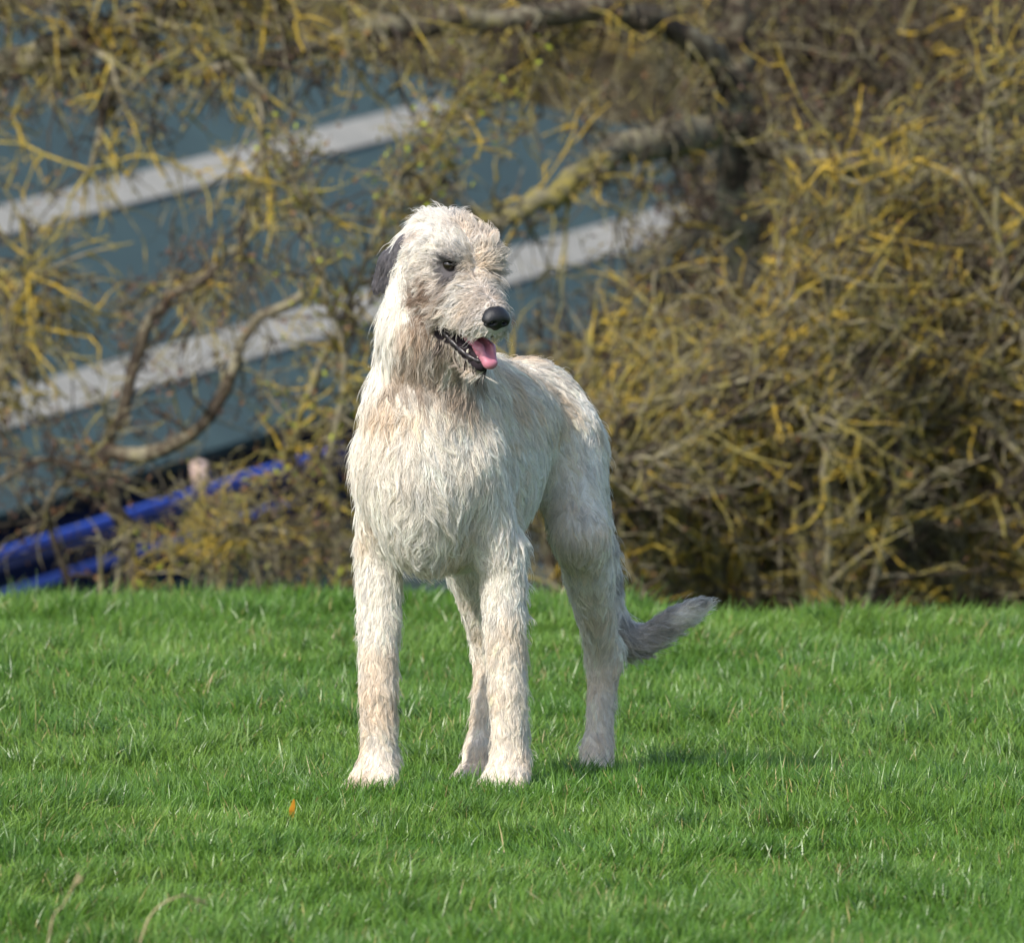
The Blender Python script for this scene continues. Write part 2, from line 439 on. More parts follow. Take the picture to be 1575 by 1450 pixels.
def wander_many(r, p, d, L, n, wob, bias, grav=0.0):
    """k random walks at once: p, d (k,3), L (k,) -> (k,n,3)"""
    k = len(p); P = np.empty((k, n, 3)); P[:, 0] = p; d = unit(d); s = (L / (n - 1))[:, None]
    for i in range(n - 1):
        d = unit(d + r.normal(size=(k, 3)) * wob + bias + UP3 * grav * (i / n))
        P[:, i + 1] = P[:, i] + d * s
    return P

def tubes_many(P, R, sides):
    """k tubes at once: P (k,n,3), R (k,n)"""
    k, n, _ = P.shape
    T = np.gradient(P, axis=1); T = unit(T)
    ref = np.where((np.abs(T[:, :, 2]).mean(1) < .8)[:, None], np.array([[0, 0, 1.0]]), np.array([[1.0, 0, 0]]))[:, None, :]
    A = unit(np.cross(T, np.broadcast_to(ref, T.shape))); B = np.cross(T, A)
    th = np.linspace(0, 2 * math.pi, sides, endpoint=False)
    V = P[:, :, None, :] + R[:, :, None, None] * (np.cos(th)[:, None] * A[:, :, None, :] + np.sin(th)[:, None] * B[:, :, None, :])
    i = (np.arange(k) * n * sides)[:, None, None] + (np.arange(n - 1) * sides)[None, :, None]
    j = np.arange(sides)[None, None]; j2 = (j + 1) % sides
    Q = np.stack([i + j, i + j2, i + sides + j2, i + sides + j], -1).reshape(-1, 4)
    return V.reshape(-1, 3), Q

TWR, LVAR = .88, .34
BUDS = {'rust': (.20, .105, .05), 'olive': (.19, .16, .05), 'fresh': (.30, .34, .04), 'brown': (.10, .06, .045), 'mustard': (.40, .27, .04)}
def woody(name, label, cat, base, limbs, seed, twig_n, twig_L, bias, sub=4, lich=.55, buds=60, palette=('rust', 'olive', 'brown'),
          group=None, twig_r=.0056, lead=None, grav=0.0, sub_L=.45, wob=.20, spread=1.0, spur=.9, trunk_twigs=1.0):
    """limbs: list of (list of points, r0, r1); the first one is the trunk"""
    r = np.random.default_rng(seed)
    root = empty(name, base, label, cat, group)
    tw = Wood(); bpts = []
    for li, (pts, r0, r1) in enumerate(limbs):
        pts = np.array(pts, float); seg = np.linalg.norm(np.diff(pts, axis=0), axis=1).sum()
        n = max(6, int(seg / .06))
        C = catmull(pts, n); C[1:-1] += r.normal(size=(n - 2, 3)) * (.004 + .12 * r0)
        w = Wood(); R = np.linspace(r0, r1, n)
        w.add(C, R, lich - .12 + .05 * r.normal(), 9 if r0 > .02 else 7, .09, r)
        w.build('trunk' if li == 0 else 'limb', root)
        T = np.gradient(C, axis=0); T = unit(T)
        k = int(twig_n * seg * (trunk_twigs if li == 0 else 1))
        if k < 1: continue
        bias = np.asarray(bias, float)
        i = np.minimum(n - 1, (n * (.08 + .92 * r.random(k))).astype(int))
        d = T[i] * r.uniform(0, .9, (k, 1)) + r.normal(size=(k, 3)) * .75 * spread * np.array([1, .6, 1]) + bias
        L = twig_L * r.uniform(.5, 1.5, k)
        rr = np.minimum(twig_r * r.uniform(.5, 1.5, k), R[i] * .8) * TWR
        lt = lich - .10 + LVAR * r.normal(size=k)
        m = max(6, int(twig_L / .035))
        P = wander_many(r, C[i], d, L, m, wob, bias * .10, grav)
        tw.add_many(P, rr, lt, 5, .24, r)
        bpts += [P[:, -1], P[:, m // 2]]
        k2 = k * sub
        ti = r.integers(0, k, k2); j = r.integers(1, m, k2)
        dd = unit(P[ti, j] - P[ti, j - 1]) * .6 + r.normal(size=(k2, 3)) * .75 + bias * .5
        L2 = L[ti] * sub_L * r.uniform(.4, 1.5, k2)
        P2 = wander_many(r, P[ti, j], dd, L2, 5, wob * 1.25, bias * .08, grav)
        tw.add_many(P2, rr[ti] * .62, lt[ti] + .12 * r.normal(size=k2), 4, .28, r)
        bpts += [P2[:, -1], P2[:, 2]]
        k3 = int(k2 * spur)
        if k3:
            t3 = r.integers(0, k2, k3); j3 = r.integers(1, 5, k3)
            d3 = r.normal(size=(k3, 3)) + bias * .4
            P3 = wander_many(r, P2[t3, j3], d3, L2[t3] * r.uniform(.25, .6, k3), 4, wob * 1.3, bias * .05, grav)
            tw.add_many(P3, rr[ti][t3] * .42, lt[ti][t3] + .15 * r.normal(size=k3), 3, .3, r)
    twigs = tw.build('twigs', root, 'stuff') if tw.V else None
    if buds:
        bp = np.concatenate(bpts); k = int(buds / 100 * len(bp))
        c = bp[r.integers(0, len(bp), k)]
        V, Cc = [], []
        pal = np.array([BUDS[p] for p in palette])
        nb = k * 2
        c = np.repeat(c, 2, 0) + r.normal(size=(nb, 3)) * .010
        a = unit(r.normal(size=(nb, 3))); b = unit(np.cross(a, r.normal(size=(nb, 3))))
        sz = r.uniform(.004, .011, nb)[:, None]
        nrm = np.cross(a, b)
        V = np.stack([c - a * sz, c + b * sz * .55 + nrm * sz * .2, c + a * sz * 1.1 + nrm * sz * .35, c - b * sz * .55 + nrm * sz * .2], 1).reshape(-1, 3)
        Q = np.arange(nb * 4).reshape(-1, 4)
        col_ = pal[r.integers(0, len(pal), nb)] * r.uniform(.7, 1.3, (nb, 1))
        o = mesh_np('buds', V, Q, bud_m, twigs or root, origin=np.array(root.location), color=np.repeat(col_, 4, 0)); o['kind'] = 'stuff'
    return root

YS = 4.0                                                     # how far past the crest the hedge line stands
def WB(px, py, Y): return W(px, py, Y + YS)
def on_ground(px, Y):
    p = W(px, 900, Y + YS); p[2] = float(ground_z(p[0], Y + YS)) - .03
    return p

# -- the old tree whose limbs cross the top of the view; its trunk stands right of the dog
tb = on_ground(1135, 10.6)
woody('lichen_tree', 'old lichened tree with dark trunk and thick limbs crossing above the dog', 'tree', tb,
      [([tb, WB(1150, 560, 10.6), WB(1128, 300, 10.6), WB(1138, 60, 10.6), WB(1120, -120, 10.6)], .050, .034),
       ([WB(1132, 180, 10.6), WB(1040, 212, 10.3), WB(960, 232, 10.1), WB(880, 280, 9.9), WB(790, 330, 9.8), WB(700, 345, 9.8)], .058, .018),
       ([WB(1130, 170, 10.6), WB(1085, 75, 10.4), WB(960, 22, 10.2), WB(800, 28, 10.0), WB(600, 40, 9.8), WB(480, 72, 9.7), WB(390, 100, 9.6), WB(250, 120, 9.6)], .040, .020),
       ([WB(1140, 210, 10.6), WB(1240, 245, 10.5), WB(1380, 255, 10.4), WB(1600, 310, 10.3), WB(1750, 320, 10.2)], .036, .022),
       ([WB(1128, -20, 10.6), WB(900, -60, 10.3), WB(806, -20, 10.2), WB(818, 95, 10.1)], .030, .016)],
      101, 62, .22, (-.05, -.05, -.22), sub=4, lich=.44, buds=30, palette=('rust', 'olive', 'brown', 'brown'), grav=-.05, twig_r=.0050, trunk_twigs=.2)
# -- limb tree at the left edge, hanging twigs along the top
tb = on_ground(-420, 9.5)
woody('lichen_tree', 'lichened tree leaning in at top left with hanging mustard twigs', 'tree', tb,
      [([tb, WB(-430, 500, 9.5), WB(-330, 260, 9.5), WB(-160, 150, 9.4), WB(0, 105, 9.3), WB(110, 62, 9.2), WB(230, 20, 9.2), WB(420, -60, 9.1)], .055, .026),
       ([WB(-330, 260, 9.5), WB(-200, 60, 9.3), WB(-60, 0, 9.2), WB(150, -40, 9.1), WB(380, -30, 9.0), WB(600, -10, 9.0)], .028, .012),
       ([WB(110, 62, 9.2), WB(170, 100, 9.1), WB(152, 200, 9.1), WB(138, 262, 9.0)], .016, .007),
       ([WB(230, 20, 9.2), WB(300, 60, 9.1), WB(390, 118, 9.0), WB(402, 240, 9.0), WB(380, 360, 9.0), WB(320, 420, 9.0), WB(230, 440, 9.0)], .016, .009),
       ([WB(-160, 150, 9.4), WB(-60, 330, 9.2), WB(20, 430, 9.1), WB(90, 470, 9.1)], .013, .006),
       ([WB(-330, 260, 9.5), WB(-120, 480, 9.1), WB(-20, 610, 9.0), WB(20, 470, 8.9), WB(52, 400, 8.9)], .013, .007)],
      102, 72, .22, (.03, -.05, -.42), sub=3, lich=.56, buds=30, palette=('rust', 'brown', 'olive', 'brown'), grav=-.10, twig_r=.0050, wob=.2)
# -- left bush: crooked stems, shade put into their dark colour, before the teal cover
tb = on_ground(225, 8.4)
woody('crooked_bush', 'crooked leafless bush with looping stems before the teal cover', 'shrub', tb,
      [([tb, WB(205, 860, 8.4), WB(168, 760, 8.4), WB(160, 690, 8.4), WB(188, 640, 8.4), WB(212, 540, 8.4), WB(232, 490, 8.4), WB(272, 452, 8.4), WB(335, 408, 8.4)], .022, .012),
       ([WB(160, 690, 8.4), WB(205, 705, 8.35), WB(255, 690, 8.3), WB(322, 652, 8.3), WB(352, 592, 8.3), WB(368, 540, 8.3), WB(412, 480, 8.3), WB(468, 452, 8.3)], .022, .012),
       ([WB(168, 760, 8.4), WB(110, 710, 8.35), WB(40, 715, 8.3), WB(-40, 760, 8.3)], .011, .006),
       ([tb, WB(90, 850, 8.3), WB(70, 780, 8.25), WB(120, 720, 8.2)], .010, .006)],
      103, 32, .17, (.0, -.05, .02), sub=4, lich=.30, buds=40, palette=('rust', 'brown', 'brown', 'brown'), twig_r=.0034)
# -- the bush right behind the dog's shoulder, fresh yellow green buds
tb = on_ground(500, 8.0)
woody('budding_bush', 'budding bush with yellow green shoots left of the dog\'s neck', 'shrub', tb,
      [([tb, WB(520, 820, 8.0), WB(505, 700, 8.0), WB(530, 560, 8.0), WB(500, 440, 8.0), WB(470, 330, 8.0), WB(440, 260, 8.0)], .013, .005),
       ([tb, WB(480, 830, 8.1), WB(450, 700, 8.1), WB(490, 560, 8.1), WB(560, 420, 8.1), WB(600, 300, 8.1), WB(650, 240, 8.1)], .012, .005),
       ([tb, WB(560, 780, 8.1), WB(600, 600, 8.2), WB(640, 400, 8.2), WB(652, 270, 8.2), WB(690, 190, 8.2), WB(760, 165, 8.2)], .011, .005),
       ([tb, WB(420, 860, 7.9), WB(340, 830, 7.9), WB(260, 850, 7.8)], .009, .004)],
      104, 70, .14, (.10, -.05, .10), sub=4, lich=.60, buds=45, palette=('olive', 'fresh', 'rust', 'olive'), twig_r=.0036)
# -- hedge shrubs to the right of the dog
def hedge_shrub(i, px, Y, label, lich, hgt, seed, n_st=8, twig_n=48, bias=(.30, -.03, .14), pal=('rust', 'olive', 'brown', 'mustard'), name='hedge_shrub', tw_r=.0054, tL=.22, buds=14, base=None, group='hedge shrubs behind the dog'):
    r = np.random.default_rng(seed)
    tb = on_ground(px, Y) if base is None else base
    limbs = []
    for k in range(n_st):
        a = (k + .5) / n_st - .5
        top_px = px + a * 520 + r.normal() * 60 + 60; top_py = hgt + r.uniform(-90, 160)
        Yt = Y + r.uniform(-.5, .5)
        m1 = WB(px + a * 170 + r.normal() * 30, 760 + r.normal() * 40, Y + r.uniform(-.2, .2))
        m2 = WB(px + a * 360 + r.normal() * 60, (760 + top_py) / 2 + r.normal() * 40, (Y + Yt) / 2)
        limbs.append(([tb + r.normal(size=3) * np.array([.04, .03, 0]), m1, m2, WB(top_px, top_py, Yt)], r.uniform(.012, .02) * (1.5 if k == 0 else 1), .005))
    woody(name, label, 'shrub', tb, limbs, seed, twig_n, tL, bias, sub=4, lich=lich, buds=buds, palette=pal, group=group, twig_r=tw_r)
HS = [(930, 7.9, 'olive twiggy hedge shrub right behind the dog\'s rump', .58, 600),
      (1110, 8.3, 'mustard lichened hedge shrub rising above the dog\'s tail tip', .64, 520),
      (1290, 8.0, 'dense tangled hedge shrub between the tail-tip shrub and the right edge', .58, 370),
      (1470, 8.4, 'tall hedge shrub with bright yellow lichen near the right edge', .60, 200),
      (1640, 8.1, 'hedge shrub cut off by the right edge of the picture', .54, 140)]
for i, (px, Y, lab, li, hg) in enumerate(HS): hedge_shrub(i, px, Y, lab, li, hg, 200 + i)
HB = [(1010, 11.6, 'shade-darkened brown shrub deep behind the rump shrub', .20, 640),  # second row: shade inside the hedge is put into the dark bark colour
      (1230, 11.2, 'brown twiggy shrub in the second row right of the old trunk', .20, 330),
      (1400, 11.8, 'grey brown shrub in the second row under the long right limb', .22, 30),
      (1560, 11.4, 'greyish shrub in the second row at the right edge', .26, -20),
      (1300, 12.4, 'brown thicket filling the upper right corner', .22, -80)]
for i, (px, Y, lab, li, hg) in enumerate(HB): hedge_shrub(i, px, Y, lab, li, hg, 220 + i, 10, 46, (.12, 0, .20), ('rust', 'brown', 'brown', 'olive'), tw_r=.0060, tL=.30, buds=35)
for i, (px, lab, li) in enumerate([(560, 'twiggy thicket on the far bank at the top edge left of the dog\'s head', .40), (800, 'olive thicket on the far bank above the dog\'s head', .46), (1010, 'brown thicket on the far bank left of the old trunk', .38)]):
    b0 = WB(px, 300, 36.5); b0[2] = float(bank_z(b0[0], 40.5)) - .05
    hedge_shrub(i, px, 36.5, lab, li, -60, 240 + i, 9, 20, (.10, 0, .10), ('rust', 'brown', 'olive', 'olive'), name='bank_thicket', tw_r=.0090, tL=.42, buds=40, base=b0, group='thickets on the far bank')
# brambles low down by the blue rails
for i, (px, Y, lab) in enumerate([(330, 7.4, 'low orange brown bramble in front of the blue rails'), (440, 7.6, 'low tangled bramble by the dog\'s right shoulder'), (150, 7.7, 'sparse bramble at the grass edge on the far left')]):
    r = np.random.default_rng(300 + i); tb = on_ground(px, Y); limbs = []
    for k in range(4 if i < 2 else 2):
        a = r.uniform(-1, 1)
        limbs.append(([tb, WB(px + a * 60, 860, Y), WB(px + a * 130, 800 + r.uniform(-30, 40) + 60 * (i == 2), Y - .05), WB(px + a * 210 + 40, 850 + r.uniform(-60, 20), Y - .1)], .007, .003))
    woody('bramble', lab, 'bramble', tb, limbs, 300 + i, 30 if i < 2 else 12, .12, (.12, -.02, .08), sub=4, lich=.52, buds=18, palette=('rust', 'olive', 'brown', 'brown'), group='brambles along the grass edge', twig_r=.003)
# ================================================================== the dog
DF = np.array([-.33, -.944, 0.0]); DL = np.array([.944, -.33, 0.0]); UP = np.array([0, 0, 1.0])
DO = np.array([-.1235, .10, 0.0])
def D(f, l, u, ground=True):
    p = DO + DF * f + DL * l + UP * u
    if ground: p = p + UP * (-.05 * p[1] - (.025 + .04 * p[1]) * np.clip((.45 - u) / .35, 0, 1))
    return p
HC = np.array([-.114, -.09, .962])                       # middle of the skull
HF = np.array([.41, -.79, -.45]); HF /= np.linalg.norm(HF)
HR = np.array([-.79, -.41, 0.0]); HR /= np.linalg.norm(HR)
HU = np.cross(HF, -HR); HU /= np.linalg.norm(HU)
if HU[2] < 0: HU = -HU
def H(f, r, u): return HC + HF * f + HR * r + HU * u

class Field:
    def __init__(self, lo, hi, h):
        self.lo, self.h = np.array(lo, float), h
        self.n = np.ceil((np.array(hi) - lo) / h).astype(int) + 1
        self.v = np.full(self.n, .08, np.float32)
        self.prims = []
    def _box(self, lo, hi):
        a = np.clip(np.floor((lo - self.lo) / self.h).astype(int), 0, self.n)
        b = np.clip(np.ceil((hi - self.lo) / self.h).astype(int) + 1, 0, self.n)
        return a, b
    def _grid(self, a, b):
        ax = [self.lo[i] + np.arange(a[i], b[i]) * self.h for i in range(3)]
        return np.stack(np.meshgrid(*ax, indexing='ij'), -1)
    def _apply(self, fn, lo, hi, k, sub=False):
        m = k + .02
        a, b = self._box(lo - m, hi + m)
        if (b <= a).any(): return
        s = tuple(slice(a[i], b[i]) for i in range(3))
        d = fn(self._grid(a, b)).astype(np.float32)
        v = self.v[s]
        if sub:
            hh = np.clip(.5 - .5 * (v + d) / k, 0, 1); self.v[s] = v * (1 - hh) - d * hh + k * hh * (1 - hh)
        else:
            hh = np.clip(.5 + .5 * (v - d) / k, 0, 1); self.v[s] = v * (1 - hh) + d * hh - k * hh * (1 - hh)
    def cone(self, p, q, r1, r2, g=0, k=.03, sub=False):
        p, q = np.asarray(p, float), np.asarray(q, float)
        def fn(X):
            d = q - p; t = np.clip(((X - p) @ d) / (d @ d), 0, 1)
            return np.linalg.norm(X - p - t[..., None] * d, axis=-1) - (r1 + (r2 - r1) * t)
        R = max(r1, r2)
        self._apply(fn, np.minimum(p, q) - R, np.maximum(p, q) + R, k, sub)
        if not sub: self.prims.append((g, fn))
    def chain(self, pts, rad, g=0, k=.03):
        for i in range(len(pts) - 1): self.cone(pts[i], pts[i + 1], rad[i], rad[i + 1], g, k)
    def ell(self, c, axes, r, g=0, k=.03, sub=False):
        c = np.asarray(c, float); M = np.array(axes, float); M /= np.linalg.norm(M, axis=1)[:, None]; r = np.array(r, float)
        def fn(X):
            L = (X - c) @ M.T
            k0 = np.linalg.norm(L / r, axis=-1); k1 = np.linalg.norm(L / r ** 2, axis=-1) + 1e-9
            return k0 * (k0 - 1) / k1
        R = r.max()
        self._apply(fn, c - R, c + R, k, sub)
        if not sub: self.prims.append((g, fn))
    def mesh(self):
        v, h = self.v, self.h
        ins = v < 0
        n = np.array(v.shape) - 1
        cnt = np.zeros(n, np.int8); acc = np.zeros((*n, 3), np.float32)
        c8 = [(i, j, k) for i in (0, 1) for j in (0, 1) for k in (0, 1)]
        def sl(o): return tuple(slice(o[i], o[i] + n[i]) for i in range(3))
        for a in c8:
            for ax in range(3):
                if a[ax]: continue
                b = list(a); b[ax] = 1
                va, vb = v[sl(a)], v[sl(b)]
                x = (va < 0) != (vb < 0)
                t = np.where(x, va / np.where(x, va - vb, 1), 0)
                cnt += x
                for c in range(3):
                    acc[..., c] += np.where(x, (t if c == ax else a[c]), 0)
        m = cnt > 0
        idx = np.full(n, -1, np.int64); idx[m] = np.arange(m.sum())
        cells = np.argwhere(m)
        V = self.lo + (cells + acc[m] / cnt[m][:, None]) * h
        Q = []
        for ax in range(3):
            o1, o2 = [(1, 2), (2, 0), (0, 1)][ax]
            A = [slice(1, s - 1) for s in v.shape]; A[ax] = slice(0, v.shape[ax] - 1)
            Bs = list(A); Bs[ax] = slice(1, v.shape[ax])
            ia, ib = ins[tuple(A)], ins[tuple(Bs)]
            e = np.argwhere(ia != ib)
            base = e.copy(); base[:, o1] += 1; base[:, o2] += 1
            def cell(d1, d2):
                q = base.copy(); q[:, o1] += d1; q[:, o2] += d2
                return idx[q[:, 0], q[:, 1], q[:, 2]]
            q = np.stack([cell(-1, -1), cell(0, -1), cell(0, 0), cell(-1, 0)], -1)
            fl = ia[tuple(e.T)]
            q[~fl] = q[~fl][:, ::-1]
            Q.append(q)
        return V, np.concatenate(Q)
    def group(self, P):
        best = np.full(len(P), 9.0); g = np.zeros(len(P), int)
        for gi, fn in self.prims:
            d = fn(P); s = d < best; best[s] = d[s]; g[s] = gi
        return g

TORSO, NECK, HEAD, MUZ, JAW, EAR, FLEG, HLEG, PAW, TAIL = range(10)
def build_dog_field():
    fd = Field([-.50, -.42, -.12], [.42, 1.02, 1.10], .0065)
    ax = [DF, DL, UP]
    tilt = lambda a: [DF * math.cos(a) + UP * math.sin(a), DL, UP * math.cos(a) - DF * math.sin(a)]
    # rib cage, breast, shoulders
    fd.ell(D(-.10, 0, .575), tilt(-.06), (.30, .128, .195), TORSO, .05)
    fd.ell(D(.075, 0, .545), tilt(.2), (.13, .104, .162), TORSO, .04)
    fd.ell(D(.12, 0, .60), ax, (.11, .105, .14), TORSO, .05)
    fd.ell(D(.07, 0, .69), ax, (.13, .098, .11), TORSO, .05)
    for s in (-1, 1):
        fd.cone(D(.00, s * .066, .70), D(.11, s * .068, .57), .046, .046, TORSO, .05)
        fd.cone(D(.09, s * .082, .60), D(.035, s * .110, .42), .050, .043, FLEG, .035)
    # loin, croup
    fd.cone(D(-.25, -.005, .635), D(-.48, -.02, .640), .108, .095, TORSO, .05)
    fd.ell(D(-.53, -.02, .640), tilt(.15), (.14, .098, .105), TORSO, .05)
    # thighs and hind legs: hip, stifle, hock, pastern, paw
    def hind(s, hip, stf, hock, fet, paw):
        fd.cone(D(*hip), D(*stf), .080, .043, HLEG, .05)
        fd.cone(D(hip[0] - .06, hip[1], hip[2] - .04), D(hock[0] + .08, hock[1], hock[2] + .15), .070, .040, HLEG, .05)
        fd.cone(D(*stf), D(*hock), .046, .028, HLEG, .04)
        fd.cone(D(hock[0] - .012, hock[1], hock[2] + .02), D(*fet), .027, .022, HLEG, .03)
        fd.cone(D(*fet), D(*paw), .024, .026, PAW, .025)
        for q in (-.022, -.007, .008, .023):
            fd.cone(D(paw[0] + .0, paw[1] + q * .8, paw[2] + .006), D(paw[0] + .045 - abs(q) * .4, paw[1] + q * 1.1, paw[2] - .008), .0165, .0125, PAW, .010)
    hind(1, (-.50, .045, .60), (-.44, .110, .43), (-.625, .092, .225), (-.59, .092, .07), (-.57, .092, .030))
    hind(-1, (-.47, -.07, .62), (-.27, -.055, .43), (-.38, -.045, .235), (-.315, -.042, .07), (-.29, -.040, .030))
    # forelegs: elbow, wrist, pastern, paw
    def fore(s, elbow, wrist, paw):
        fd.chain([D(*elbow), D(*[.5 * (a_ + b_) for a_, b_ in zip(elbow, wrist)]), D(*wrist), D(paw[0] - .015, paw[1], paw[2] + .045), D(*paw)], [.041, .036, .0315, .0295, .033], FLEG, .006)
        fd.cone(D(paw[0] - .02, paw[1], paw[2] + .025), D(*paw), .031, .032, PAW, .020)
        for q in (-.026, -.009, .009, .026):
            fd.cone(D(paw[0] + .005, paw[1] + q * .8, paw[2] + .006), D(paw[0] + .042 - abs(q) * .40, paw[1] + q * 1.15, paw[2] - .008), .0185, .0135, PAW, .010)
    fore(-1, (.035, -.114, .43), (.065, -.106, .185), (.082, -.104, .030))
    fore(1, (.025, .118, .43), (.03, .132, .185), (.045, .137, .030))
    # neck
    nb = D(.10, 0, .70)
    n1 = D(.15, .024, .82); n2 = HC - HF * .055 - HU * .05
    fd.cone(nb, n1, .092, .078, NECK, .05)
    fd.cone(n1, n2, .078, .076, NECK, .04)
    fd.cone(D(.02, 0, .74), n1, .080, .066, NECK, .05)
    # skull
    hx = [HF, HR, HU]
    fd.ell(H(-.005, 0, .0), hx, (.098, .075, .070), HEAD, .03)
    fd.ell(H(.035, 0, .022), hx, (.055, .058, .045), HEAD, .03)
    for s in (-1, 1):
        fd.ell(H(.03, s * .042, -.045), hx, (.06, .032, .045), HEAD, .03)      # cheek
        fd.ell(H(.066, s * .034, .047), hx, (.026, .022, .014), HEAD, .02)     # brow
    # muzzle
    fd.cone(H(.06, 0, -.022), H(.185, 0, -.012), .050, .033, MUZ, .03)
    for s in (-1, 1):
        fd.cone(H(.07, s * .022, -.052), H(.182, s * .014, -.026), .031, .023, MUZ, .02)   # flews
        fd.ell(H(.082, s * .044, .030), hx, (.017, .014, .011), HEAD, .012, sub=True)      # eye socket
    # lower jaw
    fd.cone(H(.00, 0, -.075), H(.08, 0, -.106), .040, .034, JAW, .025)
    fd.cone(H(.08, 0, -.108), H(.184, -.006, -.113), .029, .016, JAW, .012)
    fd.cone(H(.11, 0, -.076), H(.20, -.006, -.077), .014, .018, JAW, .010, sub=True)
    # tail
    T = [W(855, 635, .70), W(880, 720, .79), W(918, 840, .86), W(932, 935, .89), W(955, 976, .90), W(990, 984, .90), W(1038, 954, .88), W(1084, 927, .86)]
    Tc = catmull(np.array(T), 22)
    fd.chain(list(Tc), list(np.interp(np.linspace(0, 1, 22), [0, .25, .6, .85, 1], [.042, .030, .022, .017, .008])), TAIL, .02)
    # ears: soft flaps folded back
    for s in (1, -1):
        if s > 0: b0, m0, tip = W(622, 374, -.075), W(598, 402, -.05), W(578, 452, -.015)
        else: b0, m0, tip = H(-.03, -.066, .030), H(-.075, -.084, .0), H(-.105, -.080, -.06)
        lg = unit(tip - b0); nr = unit(np.cross(lg, -HF + UP * .2)); nr = unit(nr + HR * s * .6); nr = unit(nr - lg * (nr @ lg)); wd = np.cross(lg, nr)
        fd.cone(b0, m0, .012, .015, EAR, .015)
        fd.ell(m0 * .62 + tip * .38, [lg, nr, wd], (.047, .0085, .024), EAR, .010)
        fd.ell(m0 * .9 + tip * .1 - wd * .004, [lg, nr, wd], (.030, .012, .022), EAR, .010)
    return fd, Tc

dog = empty('wolfhound_dog', D(0, 0, 0), 'shaggy cream wolfhound dog standing on the grass with its mouth open', 'dog')
fd, TAILC = build_dog_field()
DV, DQ = fd.mesh()
for _ in range(2):      # light smoothing
    S = np.zeros_like(DV); C = np.zeros(len(DV))
    for a in range(4):
        b = (a + 1) % 4
        np.add.at(S, DQ[:, a], DV[DQ[:, b]]); np.add.at(C, DQ[:, a], 1)
        np.add.at(S, DQ[:, b], DV[DQ[:, a]]); np.add.at(C, DQ[:, b], 1)
    DV = DV * .6 + S / C[:, None] * .4
DG = fd.group(DV)

def head_uv(P):
    q = P - HC
    return q @ HF, q @ HR, q @ HU
def dog_uv(P):
    q = P - DO
    return q @ DF, q @ DL, P[:, 2] + .05 * P[:, 1]

nz1, nz2, nz3 = SineNoise(.22, 1), SineNoise(.09, 2), SineNoise(.035, 3)
EYES = [H(.078, s * .043, .030) for s in (1, -1)]
def dog_color(P, g):
    """coat colour of the animal: cream white with wheaten patches, grey ears, brown cheeks"""
    f, l, u = dog_uv(P); hf, hr, hu = head_uv(P)
    white = np.array([.91, .86, .785]); wheat = np.array([.74, .60, .45]); grey = np.array([.32, .31, .33])
    brown = np.array([.27, .165, .095]); dark = np.array([.035, .032, .036])
    def mixc(c, tgt, w): return c * (1 - w[:, None]) + tgt * w[:, None]
    c = np.tile(white, (len(P), 1))
    n = nz1(P) * .6 + nz2(P) * .5
    w = smooth(-.3, 1.2, n) * .60
    torso = (g == TORSO)
    w = np.where(torso & (u > .6), np.clip(w + .25, 0, .9), w)                                  # wheaten saddle
    w = np.where(torso & (f > .13) & (u < .66), w * .25, w)                                     # white breast
    legs = (g == FLEG) | (g == HLEG) | (g == PAW)
    w = np.where(legs, w * .7 + .30 * smooth(.42, .04, u), w)
    w = np.where(g == TAIL, w * .5, w)
    c = mixc(c, wheat, w)
    c = mixc(c, grey * .9, np.where(g == TAIL, smooth(.2, .8, nz2(P) * .5 + .55) * .55, 0))
    # head
    hd = (g == HEAD) | (g == MUZ) | (g == JAW) 
    cheek = smooth(.082, .024, np.linalg.norm((np.column_stack([hf - .066, (np.abs(hr) - .045) * .6, (hu + .055) * .75])), axis=1))
    cheek = np.maximum(cheek, .7 * smooth(-.085, -.115, hu) * smooth(.17, .12, hf) * smooth(.03, .07, hf))
    c = mixc(c, brown, np.where(hd | ((g == NECK) & (hf > .045)), cheek * np.clip(.80 + .45 * nz3(P), 0, 1) * .95, 0))
    c = mixc(c, brown * 1.3, np.where((g == HEAD) & (hf < .0) & (np.abs(hr) > .05) & (hu < .05), np.clip(.02 + .30 * nz3(P), 0, .4), 0))
    c = mixc(c, grey, np.where(hd, smooth(.10, .19, hf) * smooth(-.06, -.01, hu) * .35, 0))     # grey bridge of the muzzle
    c = mixc(c, grey * 1.25, np.where(hd, .07 + .16 * smooth(-.2, 1, nz3(P)), 0))
    for e in EYES[:1]:
        r = np.linalg.norm((P - e) * np.array([1, 1, 1.0]), axis=1)
        c = mixc(c, dark * 2.2, np.where(hd, smooth(.038, .017, r) * .95, 0))
    c = mixc(c, np.array([.095, .090, .108]), np.where(g == EAR, .95, 0))
    # bare lips and inside of the mouth
    mouth = (((g == MUZ) & (hu < -.046 - (.19 - hf) * .30)) | ((g == JAW) & (hf > .085) & (hu > -.112 - (hf - .08) * .1))) & (hf > .07)
    c = np.where(mouth[:, None], np.array([.028, .02, .026]), c)
    return c, mouth

col, DMOUTH = dog_color(DV, DG)
skin_m = tint_mat('dog_skin', .75, .2)
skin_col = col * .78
dog_body = mesh_np('body', DV, DQ, skin_m, dog, color=skin_col)

